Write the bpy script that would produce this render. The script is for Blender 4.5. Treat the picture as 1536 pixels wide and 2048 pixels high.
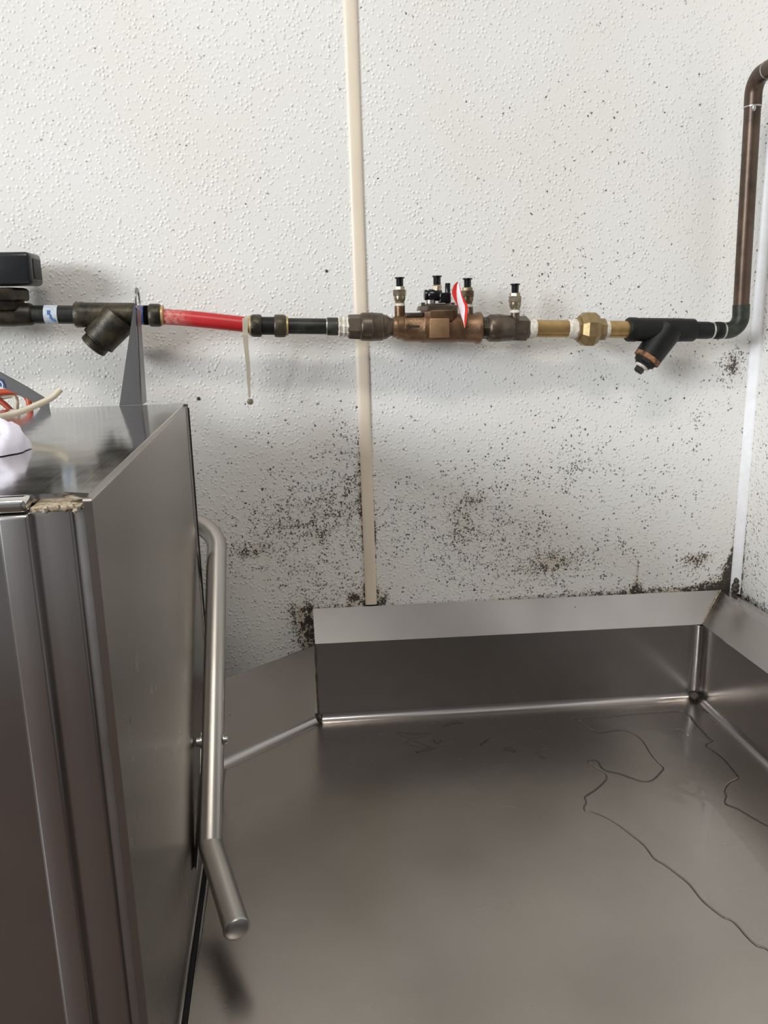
import bpy, bmesh, math, random
from mathutils import Vector, Matrix

for o in list(bpy.data.objects):
    bpy.data.objects.remove(o, do_unlink=True)
scene = bpy.context.scene
COL = scene.collection
random.seed(7)

# ------------------------------------------------------------------ camera
CAMZ, D, F = 1.54, 1.30, 1650.0           # eye height, distance to back wall, focal length in pixels
yaw, pit, rol = (math.radians(a) for a in (6.63, 13.67, -1.26))
fw = Vector((math.sin(yaw)*math.cos(pit), math.cos(yaw)*math.cos(pit), -math.sin(pit)))
r0 = Vector((math.cos(yaw), -math.sin(yaw), 0))
u0 = r0.cross(fw)
RT = r0*math.cos(rol) + u0*math.sin(rol)
UP = -r0*math.sin(rol) + u0*math.cos(rol)
EYE = Vector((0, -D, CAMZ))
cam = bpy.data.objects.new('camera', bpy.data.cameras.new('camera'))
COL.objects.link(cam)
cam.data.sensor_fit = 'VERTICAL'
cam.data.sensor_height = 36.0
cam.data.lens = F/2048*36.0
cam.data.clip_start = 0.02
m = Matrix((RT, UP, -fw)).transposed().to_4x4()
m.translation = EYE
cam.matrix_world = m
scene.camera = cam

# ------------------------------------------------------------------ world, lights, exposure
w = bpy.data.worlds.new('world')
scene.world = w
w.use_nodes = True
w.node_tree.nodes['Background'].inputs[0].default_value = (0.75, 0.85, 1.0, 1)
w.node_tree.nodes['Background'].inputs[1].default_value = 0.5
vs = scene.view_settings
vs.view_transform = 'Standard'
vs.look = 'None'
vs.exposure = -0.06
vs.gamma = 1.0
vs.use_curve_mapping = False

def area(name, loc, target, sx, sy, power, col):
    l = bpy.data.lights.new(name, 'AREA')
    l.shape = 'RECTANGLE'
    l.size, l.size_y, l.energy, l.color = sx, sy, power, col
    o = bpy.data.objects.new(name, l)
    COL.objects.link(o)
    o.location = loc
    o.rotation_euler = (Vector(target)-Vector(loc)).to_track_quat('-Z', 'Y').to_euler()
    return o
CEIL = 4.60
LAMPZ = 2.66                                  # a flat pendant lamp hangs below the ceiling
LX, LY = -0.10, -1.08
WINX, WINY, WINZ = -4.60, -4.10, 2.76         # high window in the left wall
area('luminaire_light', (LX, LY, LAMPZ), (LX, LY, 0), 0.56, 0.20, 9.5, (1.0, 0.95, 0.86))
area('added_ceiling_fill', (LX, LY, LAMPZ+0.07), (LX, LY, 9), 0.56, 0.20, 14, (1.0, 0.96, 0.90))  # added upward lamp, brightens the ceiling that the splash return reflects
area('window_daylight', (WINX+0.03, WINY, WINZ), (0, WINY, WINZ), 2.4, 1.4, 400, (0.92, 0.96, 1.0))

# ------------------------------------------------------------------ helpers
def ray(px, py):
    return RT*((px-768)/F) - UP*((py-1024)/F) + fw

def at(px, py, x=None, y=None, z=None, t=None):
    """point of the place seen at a pixel, at a known wall distance / height"""
    d = ray(px, py)
    if y is not None: t = (y-EYE.y)/d.y
    elif x is not None: t = (x-EYE.x)/d.x
    elif z is not None: t = (z-EYE.z)/d.z
    return EYE + d*t

def depth(p):
    return (Vector(p)-EYE).dot(fw)

ORIG = {}
def empty(name, loc):
    o = bpy.data.objects.new(name, None)
    o.empty_display_size = 0.02
    COL.objects.link(o)
    o.location = loc
    ORIG[o.name] = Vector(loc)
    return o

def tag(o, label, cat, group=None):
    o['label'] = label
    o['category'] = cat
    if group: o['group'] = group
    return o

def struct(o, label=None):
    o['kind'] = 'structure'
    if label: o['label'] = label
    return o

def mesh(name, verts, faces, mat, parent=None, smooth=None, solid=0, mats=None):
    """smooth = sharp-edge angle in degrees, None for flat shading"""
    verts = [Vector(v) for v in verts]
    if parent is not None:
        org = ORIG[parent.name]
    else:
        lo = [min(v[i] for v in verts) for i in range(3)]
        hi = [max(v[i] for v in verts) for i in range(3)]
        org = Vector(((lo[0]+hi[0])/2, (lo[1]+hi[1])/2, lo[2]))
    me = bpy.data.meshes.new(name)
    me.from_pydata([v-org for v in verts], [], faces)
    me.validate()
    bm = bmesh.new(); bm.from_mesh(me)
    bmesh.ops.remove_doubles(bm, verts=bm.verts, dist=1e-6)
    if not solid:
        bmesh.ops.recalc_face_normals(bm, faces=bm.faces)
    bm.to_mesh(me); bm.free()
    for mm in (mats or [mat]): me.materials.append(MAT[mm])
    o = bpy.data.objects.new(name, me)
    COL.objects.link(o)
    if parent is not None:
        o.parent = parent
        ORIG[o.name] = org.copy()
    else:
        o.location = org
        ORIG[o.name] = org.copy()
    if smooth is not None:
        me.polygons.foreach_set('use_smooth', [True]*len(me.polygons))
        me.set_sharp_from_angle(angle=math.radians(smooth))
        if solid:                               # rims of sheet metal stay crisp
            cnt = {}
            for pl in me.polygons:
                for ek in pl.edge_keys: cnt[ek] = cnt.get(ek, 0)+1
            for ed in me.edges:
                if cnt.get(tuple(sorted(ed.vertices)), 0) < 2: ed.use_edge_sharp = True
    if solid:
        md = o.modifiers.new('sheet', 'SOLIDIFY')
        md.thickness = abs(solid); md.offset = -1 if solid > 0 else 1
    return o

def frame_of(d):
    d = Vector(d).normalized()
    a = Vector((0, 0, 1)) if abs(d.z) < 0.9 else Vector((0, 1, 0))
    u = a.cross(d).normalized()
    v = d.cross(u).normalized()
    return d, u, v

def lathe_vf(prof, p0, d, seg=32, rot=0.0):
    """prof: list of (s, r) along direction d from p0"""
    d, u, v = frame_of(d)
    p0 = Vector(p0)
    V, Fc = [], []
    for s, r in prof:
        for k in range(seg):
            a = rot + 2*math.pi*k/seg
            V.append(p0 + d*s + (u*math.cos(a)+v*math.sin(a))*r)
    n = len(prof)
    for i in range(n-1):
        for k in range(seg):
            k2 = (k+1) % seg
            Fc.append((i*seg+k, i*seg+k2, (i+1)*seg+k2, (i+1)*seg+k))
    Fc.append(tuple(reversed(range(seg))))
    Fc.append(tuple((n-1)*seg+k for k in range(seg)))
    return V, Fc

def lathe(name, prof, p0, d, mat, parent=None, seg=32, rot=0.0, smooth=40):
    V, Fc = lathe_vf(prof, p0, d, seg, rot)
    return mesh(name, V, Fc, mat, parent, smooth if seg > 12 else None)

def join(*vfs):
    V, Fc = [], []
    for v, f in vfs:
        b = len(V); V += list(v); Fc += [tuple(i+b for i in q) for q in f]
    return V, Fc

def catmull(pts, n=8):
    pts = [Vector(p) for p in pts]
    P = [pts[0]*2-pts[1]] + pts + [pts[-1]*2-pts[-2]]
    out = []
    for i in range(1, len(P)-2):
        a, b, c, e = P[i-1], P[i], P[i+1], P[i+2]
        for k in range(n):
            t = k/n
            out.append(0.5*((2*b)+(c-a)*t+(2*a-5*b+4*c-e)*t*t+(3*b-a-3*c+e)*t**3))
    out.append(pts[-1])
    return out

def fillet(pts, rads, n=10):
    """polyline with rounded corners"""
    pts = [Vector(p) for p in pts]
    out = [pts[0]]
    for i in range(1, len(pts)-1):
        a, b, c = pts[i-1], pts[i], pts[i+1]
        r = rads[i-1] if isinstance(rads, (list, tuple)) else rads
        u, v = (a-b).normalized(), (c-b).normalized()
        ang = u.angle(v)
        tl = r/math.tan(ang/2)
        cen = b + (u+v).normalized()*(r/math.sin(ang/2))
        s, e = b+u*tl, b+v*tl
        sv, ev = s-cen, e-cen
        tot = sv.angle(ev)
        ax = sv.cross(ev).normalized()
        for k in range(n+1):
            out.append(cen + Matrix.Rotation(tot*k/n, 3, ax) @ sv)
    out.append(pts[-1])
    return out

def tube_vf(pts, r, seg=20, flat=(1, 1)):
    pts = [Vector(p) for p in pts]
    n = len(pts)
    rr = r if isinstance(r, (list, tuple)) else [r]*n
    V, Fc = [], []
    tan = [(pts[min(i+1, n-1)]-pts[max(i-1, 0)]).normalized() for i in range(n)]
    d, u, v = frame_of(tan[0])
    for i in range(n):
        if i:
            q = tan[i-1].rotation_difference(tan[i])
            u = q @ u
        u = (u - tan[i]*u.dot(tan[i])).normalized()
        v = tan[i].cross(u)
        for k in range(seg):
            a = 2*math.pi*k/seg
            V.append(pts[i] + (u*math.cos(a)*flat[0]+v*math.sin(a)*flat[1])*rr[i])
    for i in range(n-1):
        for k in range(seg):
            k2 = (k+1) % seg
            Fc.append((i*seg+k, i*seg+k2, (i+1)*seg+k2, (i+1)*seg+k))
    Fc.append(tuple(reversed(range(seg))))
    Fc.append(tuple((n-1)*seg+k for k in range(seg)))
    return V, Fc

def tube(name, pts, r, mat, parent=None, seg=20, smooth=50, flat=(1, 1)):
    V, Fc = tube_vf(pts, r, seg, flat)
    return mesh(name, V, Fc, mat, parent, smooth)

def box_vf(lo, hi, bev=0.0, segs=3):
    bm = bmesh.new()
    bmesh.ops.create_cube(bm, size=1)
    for v in bm.verts:
        v.co = Vector([(lo[i]+hi[i])/2 + v.co[i]*(hi[i]-lo[i]) for i in range(3)])
    if bev:
        bmesh.ops.bevel(bm, geom=bm.edges[:], offset=bev, segments=segs, affect='EDGES', profile=0.5)
    bm.verts.index_update()
    V = [v.co.copy() for v in bm.verts]
    Fc = [tuple(v.index for v in f.verts) for f in bm.faces]
    bm.free()
    return V, Fc

def box(name, lo, hi, mat, parent=None, bev=0.0, smooth=35, segs=3):
    V, Fc = box_vf(lo, hi, bev, segs)
    return mesh(name, V, Fc, mat, parent, smooth if bev else None)

def slab_vf(outline, off):
    """planar outline (3D points) given a thickness vector"""
    n = len(outline)
    o = [Vector(p) for p in outline]
    V = o + [p+Vector(off) for p in o]
    Fc = [tuple(range(n)), tuple(reversed(range(n, 2*n)))]
    Fc += [(i, (i+1) % n, n+(i+1) % n, n+i) for i in range(n)]
    return V, Fc

# ------------------------------------------------------------------ materials
MAT = {}
class NT:
    def __init__(s, name):
        s.m = bpy.data.materials.new(name)
        s.m.use_nodes = True
        s.t = s.m.node_tree
        s.b = s.t.nodes['Principled BSDF']
        MAT[name] = s.m
    def n(s, kind, **kw):
        x = s.t.nodes.new(kind)
        for k, v in kw.items():
            if k in x.inputs: x.inputs[k].default_value = v
            else: setattr(x, k, v)
        return x
    def l(s, a, b): s.t.links.new(a, b)
    def math(s, op, a, b=None, clamp=False):
        x = s.t.nodes.new('ShaderNodeMath'); x.operation = op; x.use_clamp = clamp
        for i, v in enumerate((a, b)):
            if v is None: continue
            if isinstance(v, (int, float)): x.inputs[i].default_value = v
            else: s.l(v, x.inputs[i])
        return x.outputs[0]
    def step(s, v, a, b):
        x = s.n('ShaderNodeMapRange', interpolation_type='SMOOTHSTEP')
        s.l(v, x.inputs['Value'])
        x.inputs['From Min'].default_value = a; x.inputs['From Max'].default_value = b
        return x.outputs[0]
    def pos(s, sc=(1, 1, 1)):
        g = s.n('ShaderNodeNewGeometry')
        mp = s.n('ShaderNodeMapping'); mp.inputs['Scale'].default_value = sc
        s.l(g.outputs['Position'], mp.inputs['Vector'])
        return mp.outputs[0]
    def noise(s, vec, scale, detail=2.0, rough=0.5):
        x = s.n('ShaderNodeTexNoise'); x.inputs['Scale'].default_value = scale
        x.inputs['Detail'].default_value = detail; x.inputs['Roughness'].default_value = rough
        s.l(vec, x.inputs['Vector'])
        return x.outputs[0]
    def mix(s, f, a, b):
        x = s.n('ShaderNodeMix', data_type='RGBA')
        if isinstance(f, (int, float)): x.inputs[0].default_value = f
        else: s.l(f, x.inputs[0])
        for i, v in ((6, a), (7, b)):
            if isinstance(v, tuple): x.inputs[i].default_value = v if len(v) == 4 else (*v, 1)
            else: s.l(v, x.inputs[i])
        return x.outputs[2]
    def bump(s, h, strength, dist):
        x = s.n('ShaderNodeBump'); x.inputs['Strength'].default_value = strength
        x.inputs['Distance'].default_value = dist
        s.l(h, x.inputs['Height']); s.l(x.outputs[0], s.b.inputs['Normal'])

def simple(name, col, rough=0.5, metal=0.0, var=0.0, vscale=60, spec=0.5, col2=None, bump=0.0, bscale=300, thr=None):
    k = NT(name)
    k.b.inputs['Roughness'].default_value = rough
    k.b.inputs['Metallic'].default_value = metal
    k.b.inputs['Specular IOR Level'].default_value = spec
    p = k.pos()
    if col2 or var:
        c2 = col2 or tuple(c*(1-var) for c in col)
        nz = k.noise(p, vscale, 4, 0.6)
        a, b = thr or (0.35, 0.65)
        k.l(k.mix(k.step(nz, a, b), col, c2), k.b.inputs['Base Color'])
    else:
        k.b.inputs['Base Color'].default_value = (*col, 1)
    if bump:
        k.bump(k.noise(p, bscale, 3), bump, 0.001)
    return k

def steel(name, col, rough, stretch, spots=0.0, rv=0.08, wav=0.03):
    k = NT(name)
    k.b.inputs['Metallic'].default_value = 1.0
    fine = k.noise(k.pos(stretch), 1.0, 3, 0.6)
    big = k.noise(k.pos(), 5.0, 3, 0.55)
    smear = k.noise(k.pos(), 22.0, 4, 0.6)
    r = k.math('ADD', k.math('MULTIPLY', fine, rv), k.math('MULTIPLY', smear, rv*1.2))
    r = k.math('ADD', r, rough-rv*1.1)
    k.l(r, k.b.inputs['Roughness'])
    c = k.mix(k.step(big, 0.3, 0.7), col, tuple(x*0.88 for x in col))
    if spots:
        v = k.n('ShaderNodeTexVoronoi'); v.inputs['Scale'].default_value = 38
        k.l(k.pos(), v.inputs['Vector'])
        sep = k.n('ShaderNodeSeparateColor'); k.l(v.outputs['Color'], sep.inputs[0])
        msk = k.math('MULTIPLY', k.math('LESS_THAN', sep.outputs[0], spots), k.math('LESS_THAN', v.outputs['Distance'], 0.055))
        c = k.mix(msk, c, (0.05, 0.045, 0.04))
    k.l(c, k.b.inputs['Base Color'])
    h = k.math('ADD', k.math('MULTIPLY', big, 1.0), k.math('MULTIPLY', fine, 0.0))
    k.bump(h, wav, 0.02)
    return k

def frp(name, base):
    k = NT(name)
    p = k.pos()
    # distorted coordinates for irregular pebbles and mould specks
    dn = k.n('ShaderNodeTexNoise'); dn.inputs['Scale'].default_value = 120; k.l(p, dn.inputs['Vector'])
    mul = k.n('ShaderNodeVectorMath', operation='SCALE'); mul.inputs['Scale'].default_value = 0.006
    k.l(dn.outputs['Color'], mul.inputs[0])
    add = k.n('ShaderNodeVectorMath', operation='ADD'); k.l(p, add.inputs[0]); k.l(mul.outputs[0], add.inputs[1])
    q = add.outputs[0]
    mulp = k.n('ShaderNodeVectorMath', operation='SCALE'); mulp.inputs['Scale'].default_value = 0.0026
    k.l(dn.outputs['Color'], mulp.inputs[0])
    addp = k.n('ShaderNodeVectorMath', operation='ADD'); k.l(p, addp.inputs[0]); k.l(mulp.outputs[0], addp.inputs[1])
    qp = addp.outputs[0]
    v = k.n('ShaderNodeTexVoronoi'); v.inputs['Scale'].default_value = 165; v.inputs['Randomness'].default_value = 0.85; k.l(qp, v.inputs['Vector'])
    sep = k.n('ShaderNodeSeparateColor'); k.l(v.outputs['Color'], sep.inputs[0])
    peb = k.math('SUBTRACT', 1.0, k.step(v.outputs['Distance'], 0.10, 0.50))
    peb = k.math('MULTIPLY', peb, k.step(sep.outputs[1], 0.0, 0.75))
    k.bump(peb, 0.85, 0.0016)
    dn2 = k.n('ShaderNodeTexNoise'); dn2.inputs['Scale'].default_value = 420; k.l(p, dn2.inputs['Vector'])
    mul2 = k.n('ShaderNodeVectorMath', operation='SCALE'); mul2.inputs['Scale'].default_value = 0.0065
    k.l(dn2.outputs['Color'], mul2.inputs[0])
    add2 = k.n('ShaderNodeVectorMath', operation='ADD'); k.l(q, add2.inputs[0]); k.l(mul2.outputs[0], add2.inputs[1])
    q2 = add2.outputs[0]
    # mould: stored density decides how many specks grow, in the hollows between pebbles
    at_ = k.n('ShaderNodeAttribute'); at_.attribute_name = 'mould'
    d = at_.outputs['Fac']
    v2 = k.n('ShaderNodeTexVoronoi'); v2.inputs['Scale'].default_value = 215; k.l(q2, v2.inputs['Vector'])
    s2 = k.n('ShaderNodeSeparateColor'); k.l(v2.outputs['Color'], s2.inputs[0])
    clump = k.noise(p, 42, 3, 0.65)
    dens = k.math('MULTIPLY', d, k.math('MULTIPLY', k.step(clump, 0.43, 0.57), 1.6))
    m1 = k.step(k.math('SUBTRACT', dens, s2.outputs[0]), -0.01, 0.03)
    m2 = k.math('SUBTRACT', 1.0, k.step(v2.outputs['Distance'], 0.22, 0.46))
    spk = k.math('MULTIPLY', k.math('MULTIPLY', m1, m2), k.math('SUBTRACT', 1.0, k.math('MULTIPLY', peb, 0.75)))
    heavy = k.step(k.math('ADD', k.math('MULTIPLY', d, k.math('ADD', 0.62, k.math('MULTIPLY', k.step(k.noise(p, 70, 3, 0.7), 0.42, 0.58), 0.55))), k.math('MULTIPLY', k.math('SUBTRACT', k.noise(p, 300, 3, 0.75), 0.5), 3.4)), 0.98, 1.25)
    mm = k.math('MAXIMUM', spk, heavy)
    big = k.noise(p, 3.2, 3, 0.5)
    c = k.mix(k.step(big, 0.3, 0.72), base, tuple(x*y for x, y in zip(base, (0.97, 0.95, 0.91))))
    c = k.mix(k.math('MULTIPLY', k.step(d, 0.70, 1.4), 0.5), c, (0.46, 0.35, 0.20))
    sp = k.n('ShaderNodeTexVoronoi'); sp.inputs['Scale'].default_value = 42; k.l(q, sp.inputs['Vector'])
    s3 = k.n('ShaderNodeSeparateColor'); k.l(sp.outputs['Color'], s3.inputs[0])
    fleck = k.math('MULTIPLY', k.math('LESS_THAN', s3.outputs[0], 0.035), k.math('LESS_THAN', sp.outputs['Distance'], 0.05))
    c = k.mix(k.math('MULTIPLY', fleck, 0.8), c, (0.10, 0.085, 0.06))
    c = k.mix(k.math('MULTIPLY', mm, 0.93), c, (0.022, 0.018, 0.014))
    k.l(c, k.b.inputs['Base Color'])
    k.b.inputs['Roughness'].default_value = 0.36
    k.b.inputs['Specular IOR Level'].default_value = 0.4
    return k

frp('wall_frp', (0.80, 0.793, 0.772))
simple('plaster', (0.62, 0.60, 0.56), 0.8)
simple('far_wall', (0.34, 0.32, 0.30), 0.7, var=0.15, vscale=3)
simple('ceiling_white', (0.56, 0.555, 0.545), 0.85, var=0.05, vscale=8)
simple('floor_tile', (0.10, 0.065, 0.05), 0.45, var=0.3, vscale=9)
simple('room_dim', (0.20, 0.19, 0.185), 0.7, var=0.2, vscale=3)
k = simple('pane', (1, 1, 1), 0.02)
k.b.inputs['Transmission Weight'].default_value = 1.0
simple('trim_cream', (0.80, 0.70, 0.56), 0.35, var=0.06, vscale=14)
simple('trim_white', (0.86, 0.86, 0.88), 0.3, col2=(0.80, 0.80, 0.80), vscale=40)
steel('steel_table', (0.42, 0.385, 0.35), 0.27, (14, 300, 14), spots=0.0, rv=0.012, wav=0.02)
steel('steel_splash', (0.46, 0.435, 0.42), 0.21, (8, 300, 300), spots=0.05, rv=0.012, wav=0.015)
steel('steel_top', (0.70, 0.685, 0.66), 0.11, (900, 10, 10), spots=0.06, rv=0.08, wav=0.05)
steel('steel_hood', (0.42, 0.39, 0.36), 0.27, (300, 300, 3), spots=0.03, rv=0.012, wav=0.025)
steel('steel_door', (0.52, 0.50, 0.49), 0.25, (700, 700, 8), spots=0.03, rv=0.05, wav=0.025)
steel('steel_tube', (0.50, 0.475, 0.44), 0.38, (40, 40, 200), rv=0.10, wav=0.02)
steel('steel_plain', (0.50, 0.49, 0.48), 0.35, (60, 60, 60), rv=0.10, wav=0.02)
steel('steel_dark', (0.23, 0.225, 0.23), 0.36, (60, 60, 60), rv=0.04, wav=0.02)
simple('black_gap', (0.006, 0.006, 0.006), 0.7)
simple('black_rubber', (0.012, 0.012, 0.012), 0.55, var=0.3)
simple('black_plastic', (0.012, 0.013, 0.015), 0.28, var=0.2, vscale=80)
simple('black_gloss', (0.006, 0.006, 0.008), 0.12)
simple('dark_pipe', (0.030, 0.032, 0.026), 0.42, 0.35, col2=(0.012, 0.013, 0.012), vscale=50, bump=0.15)
simple('dark_bronze', (0.075, 0.062, 0.040), 0.40, 0.5, col2=(0.022, 0.020, 0.015), vscale=45, bump=0.3, bscale=500)
simple('black_iron', (0.008, 0.008, 0.007), 0.5, 0.0, spec=0.3, col2=(0.004, 0.004, 0.0035), vscale=40, bump=0.25, bscale=600)
simple('copper_dark', (0.105, 0.068, 0.047), 0.38, 0.55, col2=(0.055, 0.038, 0.026), vscale=30)
simple('copper_green', (0.045, 0.050, 0.036), 0.45, 0.4, col2=(0.018, 0.021, 0.017), vscale=60)
simple('bronze', (0.25, 0.15, 0.085), 0.38, 0.75, col2=(0.13, 0.078, 0.046), vscale=35, bump=0.35, bscale=700)
simple('bronze_pad', (0.44, 0.28, 0.15), 0.42, 0.75, col2=(0.36, 0.22, 0.12), vscale=50)
simple('bronze_brown', (0.15, 0.115, 0.085), 0.38, 0.7, col2=(0.085, 0.066, 0.05), vscale=40, bump=0.2, bscale=600)
simple('brass', (0.50, 0.34, 0.15), 0.36, 0.8, col2=(0.38, 0.24, 0.10), vscale=40, bump=0.1)
simple('brass_dull', (0.38, 0.28, 0.135), 0.42, 0.75, col2=(0.29, 0.205, 0.10), vscale=50, bump=0.2, bscale=600)
simple('brass_pale', (0.46, 0.40, 0.29), 0.3, 0.85, col2=(0.30, 0.25, 0.17), vscale=120)
simple('brass_aged', (0.23, 0.18, 0.11), 0.4, 0.7, col2=(0.13, 0.10, 0.065), vscale=90)
simple('brass_ring', (0.50, 0.36, 0.16), 0.4, 0.4)
simple('tape', (0.78, 0.75, 0.68), 0.7, col2=(0.55, 0.50, 0.40), vscale=160, bump=0.6, bscale=500)
simple('solder', (0.50, 0.49, 0.46), 0.3, 0.9)
simple('rust', (0.35, 0.16, 0.07), 0.8, col2=(0.06, 0.035, 0.02), vscale=90, thr=(0.40, 0.62), bump=0.4)
k = simple('red_hose', (0.50, 0.018, 0.022), 0.38)
nz = k.noise(k.pos(), 170, 4, 0.7)
g = k.n('ShaderNodeNewGeometry'); sx = k.n('ShaderNodeSeparateXYZ'); k.l(g.outputs['Position'], sx.inputs[0])
dust = k.math('MULTIPLY', k.math('SUBTRACT', 1.0, k.step(sx.outputs[0], at(345, 634, y=-0.066).x, at(392, 638, y=-0.066).x)), k.step(nz, 0.25, 0.8))
k.l(k.mix(k.math('MULTIPLY', dust, 0.75), (0.50, 0.018, 0.022), (0.62, 0.42, 0.36)), k.b.inputs['Base Color'])
simple('tag_red', (0.75, 0.035, 0.025), 0.4)
simple('tag_white', (0.85, 0.84, 0.87), 0.4)
simple('sticker_white', (0.55, 0.60, 0.66), 0.5, var=0.15, vscale=200)
simple('sticker_blue', (0.05, 0.16, 0.36), 0.5)
simple('blue_tape', (0.035, 0.075, 0.22), 0.45, var=0.3)
simple('orange_tube', (0.45, 0.065, 0.022), 0.4)
simple('cloth_white', (0.78, 0.76, 0.88), 0.9, var=0.04, vscale=200, bump=0.3, bscale=900)
simple('grime', (0.035, 0.030, 0.022), 0.6, col2=(0.12, 0.105, 0.08), vscale=300, bump=0.8, bscale=500)
simple('crust', (0.50, 0.44, 0.34), 0.8, col2=(0.26, 0.19, 0.11), vscale=260, bump=0.9, bscale=500)
simple('rivet_brown', (0.20, 0.17, 0.11), 0.35)
simple('rivet_dark', (0.05, 0.045, 0.035), 0.5)
k = simple('tube_beige', (0.60, 0.53, 0.41), 0.35)
k.b.inputs['Subsurface Weight'].default_value = 0.15
k.b.inputs['Subsurface Radius'].default_value = (0.004, 0.003, 0.002)
k = simple('tie_clear', (0.80, 0.74, 0.60), 0.3)
k.b.inputs['Transmission Weight'].default_value = 0.45
k = simple('water', (0.45, 0.42, 0.37), 0.0)  # tint darkens the puddle rims, standing in for their refraction line
k.b.inputs['Transmission Weight'].default_value = 1.0
k.b.inputs['IOR'].default_value = 1.33
k = NT('water_film')
tr = k.n('ShaderNodeBsdfTransparent'); gl = k.n('ShaderNodeBsdfGlossy'); gl.inputs['Roughness'].default_value = 0.03
fz = k.n('ShaderNodeFresnel'); gg = k.n('ShaderNodeNewGeometry')
k.l(k.math('SUBTRACT', 1.33, k.math('MULTIPLY', gg.outputs['Backfacing'], 1.33-1/1.33)), fz.inputs['IOR'])
mx = k.n('ShaderNodeMixShader'); k.l(fz.outputs[0], mx.inputs[0]); k.l(tr.outputs[0], mx.inputs[1]); k.l(gl.outputs[0], mx.inputs[2])
k.l(mx.outputs[0], k.t.nodes['Material Output'].inputs['Surface'])
k = NT('diffuser')
k.b.inputs['Emission Color'].default_value = (1, 0.95, 0.88, 1)
k.b.inputs['Emission Strength'].default_value = 3.0

# ------------------------------------------------------------------ the room
ROOMX0, ROOMY0, WRX = WINX, -6.4, 0.775
ROOMX1, WREND = 2.4, -0.52               # right wall cut short out of view, keeping its reflection off the steel riser
Zb = lambda z: z+CAMZ                        # heights below were measured from the eye
# mould density on the back wall, blobs listed where the stains sit on the wall
BL = []
def blob(px, py, sx, sy, amp):
    p = at(px, py, y=0); s = depth(p)/F
    BL.append((p.x, p.z, sx*s, sy*s, amp))
for b in [(610,1040,85,55,.55),(490,1105,38,20,.62),(560,1060,60,45,.35),(690,970,35,75,.40),(705,900,22,40,.30),(610,1140,40,28,.38),
          (650,1180,60,26,.30),(710,1195,22,16,.75),(765,1195,16,14,.65),(915,1060,22,50,.55),(960,1010,50,55,.42),(830,1060,55,60,.26),
          (930,1130,45,40,.38),(1020,1060,60,70,.26),(1100,1130,60,28,.60),(1060,1100,60,45,.34),(1170,940,45,30,.30),(1120,930,60,40,.18),
          (1210,1100,40,28,.36),(1400,1115,20,9,.80),(1385,1130,30,20,.60),(1275,1140,3,22,1.0),(1274,1172,7,9,1.0),(1330,1010,45,25,.26),(1465,735,14,18,.75),
          (1455,720,26,30,.40),(1395,850,10,40,.30),(1440,1165,30,14,.9),(1465,1190,18,14,1.4),(1455,1160,12,30,.8),(605,1255,16,26,.95),(617,1285,14,26,1.0),(595,1225,24,24,.5),
          (1320,508,9,5,.6),(1200,330,120,60,.06),(1150,560,120,80,.08),(1250,900,160,140,.07),(640,1010,150,110,.10),(1000,1100,250,60,.10),(640,1215,40,10,.6)]:
    blob(*b)
HB, BL = [], BL
def hard(px, py, sx, sy, amp):
    p = at(px, py, y=0); s = depth(p)/F
    HB.append((p.x, p.z, sx*s, sy*s, amp))
for b in [(612,1258,13,28,.65),(622,1285,9,22,.5),(603,1225,18,14,.35),(710,1196,12,10,.55),(764,1196,9,10,.5),(1275,1150,3,24,.55),(1274,1172,8,8,.5),
          (1100,1132,42,16,.30),(1110,1120,20,10,.25),(1398,1115,22,8,.42),(1385,1128,20,10,.25),(500,1102,32,12,.28),(600,1045,60,28,.16),(650,1000,50,30,.12),
          (700,1000,18,50,.16),(640,1075,14,10,.30),(925,1050,14,30,.26),(955,1000,16,14,.28),(1470,735,12,16,.35),(1462,715,16,16,.2),(1320,508,8,4,.5),(1155,930,24,16,.18),
          (1455,1160,16,22,.45),(1440,1172,26,8,.5)]:
    hard(*b)
STRIP_T, STRIP_B = Vector((0.1187, 0, Zb(0.4287))), Vector((0.1259, 0, Zb(-0.4729)))
def strip_x(z):
    f = (z-STRIP_B.z)/(STRIP_T.z-STRIP_B.z)
    return STRIP_B.x + (STRIP_T.x-STRIP_B.x)*f
TILT = lambda x: -0.0174*(x-0.03)            # the table falls a little towards the corner
def edge_top(x): return Zb(-0.4747)+TILT(x)
def gz(d, s): return math.exp(-(d/s)**2)
def mould_back(x, z):
    d = 0.015
    for bx, bz, sx, sz, a in BL:
        e = ((x-bx)/sx)**2+((z-bz)/sz)**2
        if e < 9: d += a*math.exp(-e*0.5)
    d = min(1.35*d, 0.6+0.2*math.tanh(max(0, 1.35*d-0.6)*2))
    for bx, bz, sx, sz, a in HB:
        e = ((x-bx)/sx)**2+((z-bz)/sz)**2
        if e < 9: d += a*math.exp(-e*0.5)
    if x > 0.02:
        k = max(0, min(1, (x-0.25)/0.35))
        d += (0.55+0.75*k)*gz(max(0, z-edge_top(x)), 0.005+0.005*k)*(0.35+0.65*max(0,min(1,(x-0.05)/0.2)))
    # along the corner strip, stronger towards the table
    c = 0.7625-x
    k = max(0, min(1, (Zb(-0.32)-z)/0.12))
    d += 1.35*k*gz(max(0, c), 0.0045+0.006*k*k)+0.30*gz(c, 0.003)
    # both sides of the seam strip
    sxx = abs(x-strip_x(z))-0.0095
    k = max(0, min(1, (Zb(-0.18)-z)/0.06))
    d += k*0.85*gz(max(0, sxx), 0.0035)*(1.0 if x < strip_x(z) or z < Zb(-0.34) else 0.55)
    return d
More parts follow.
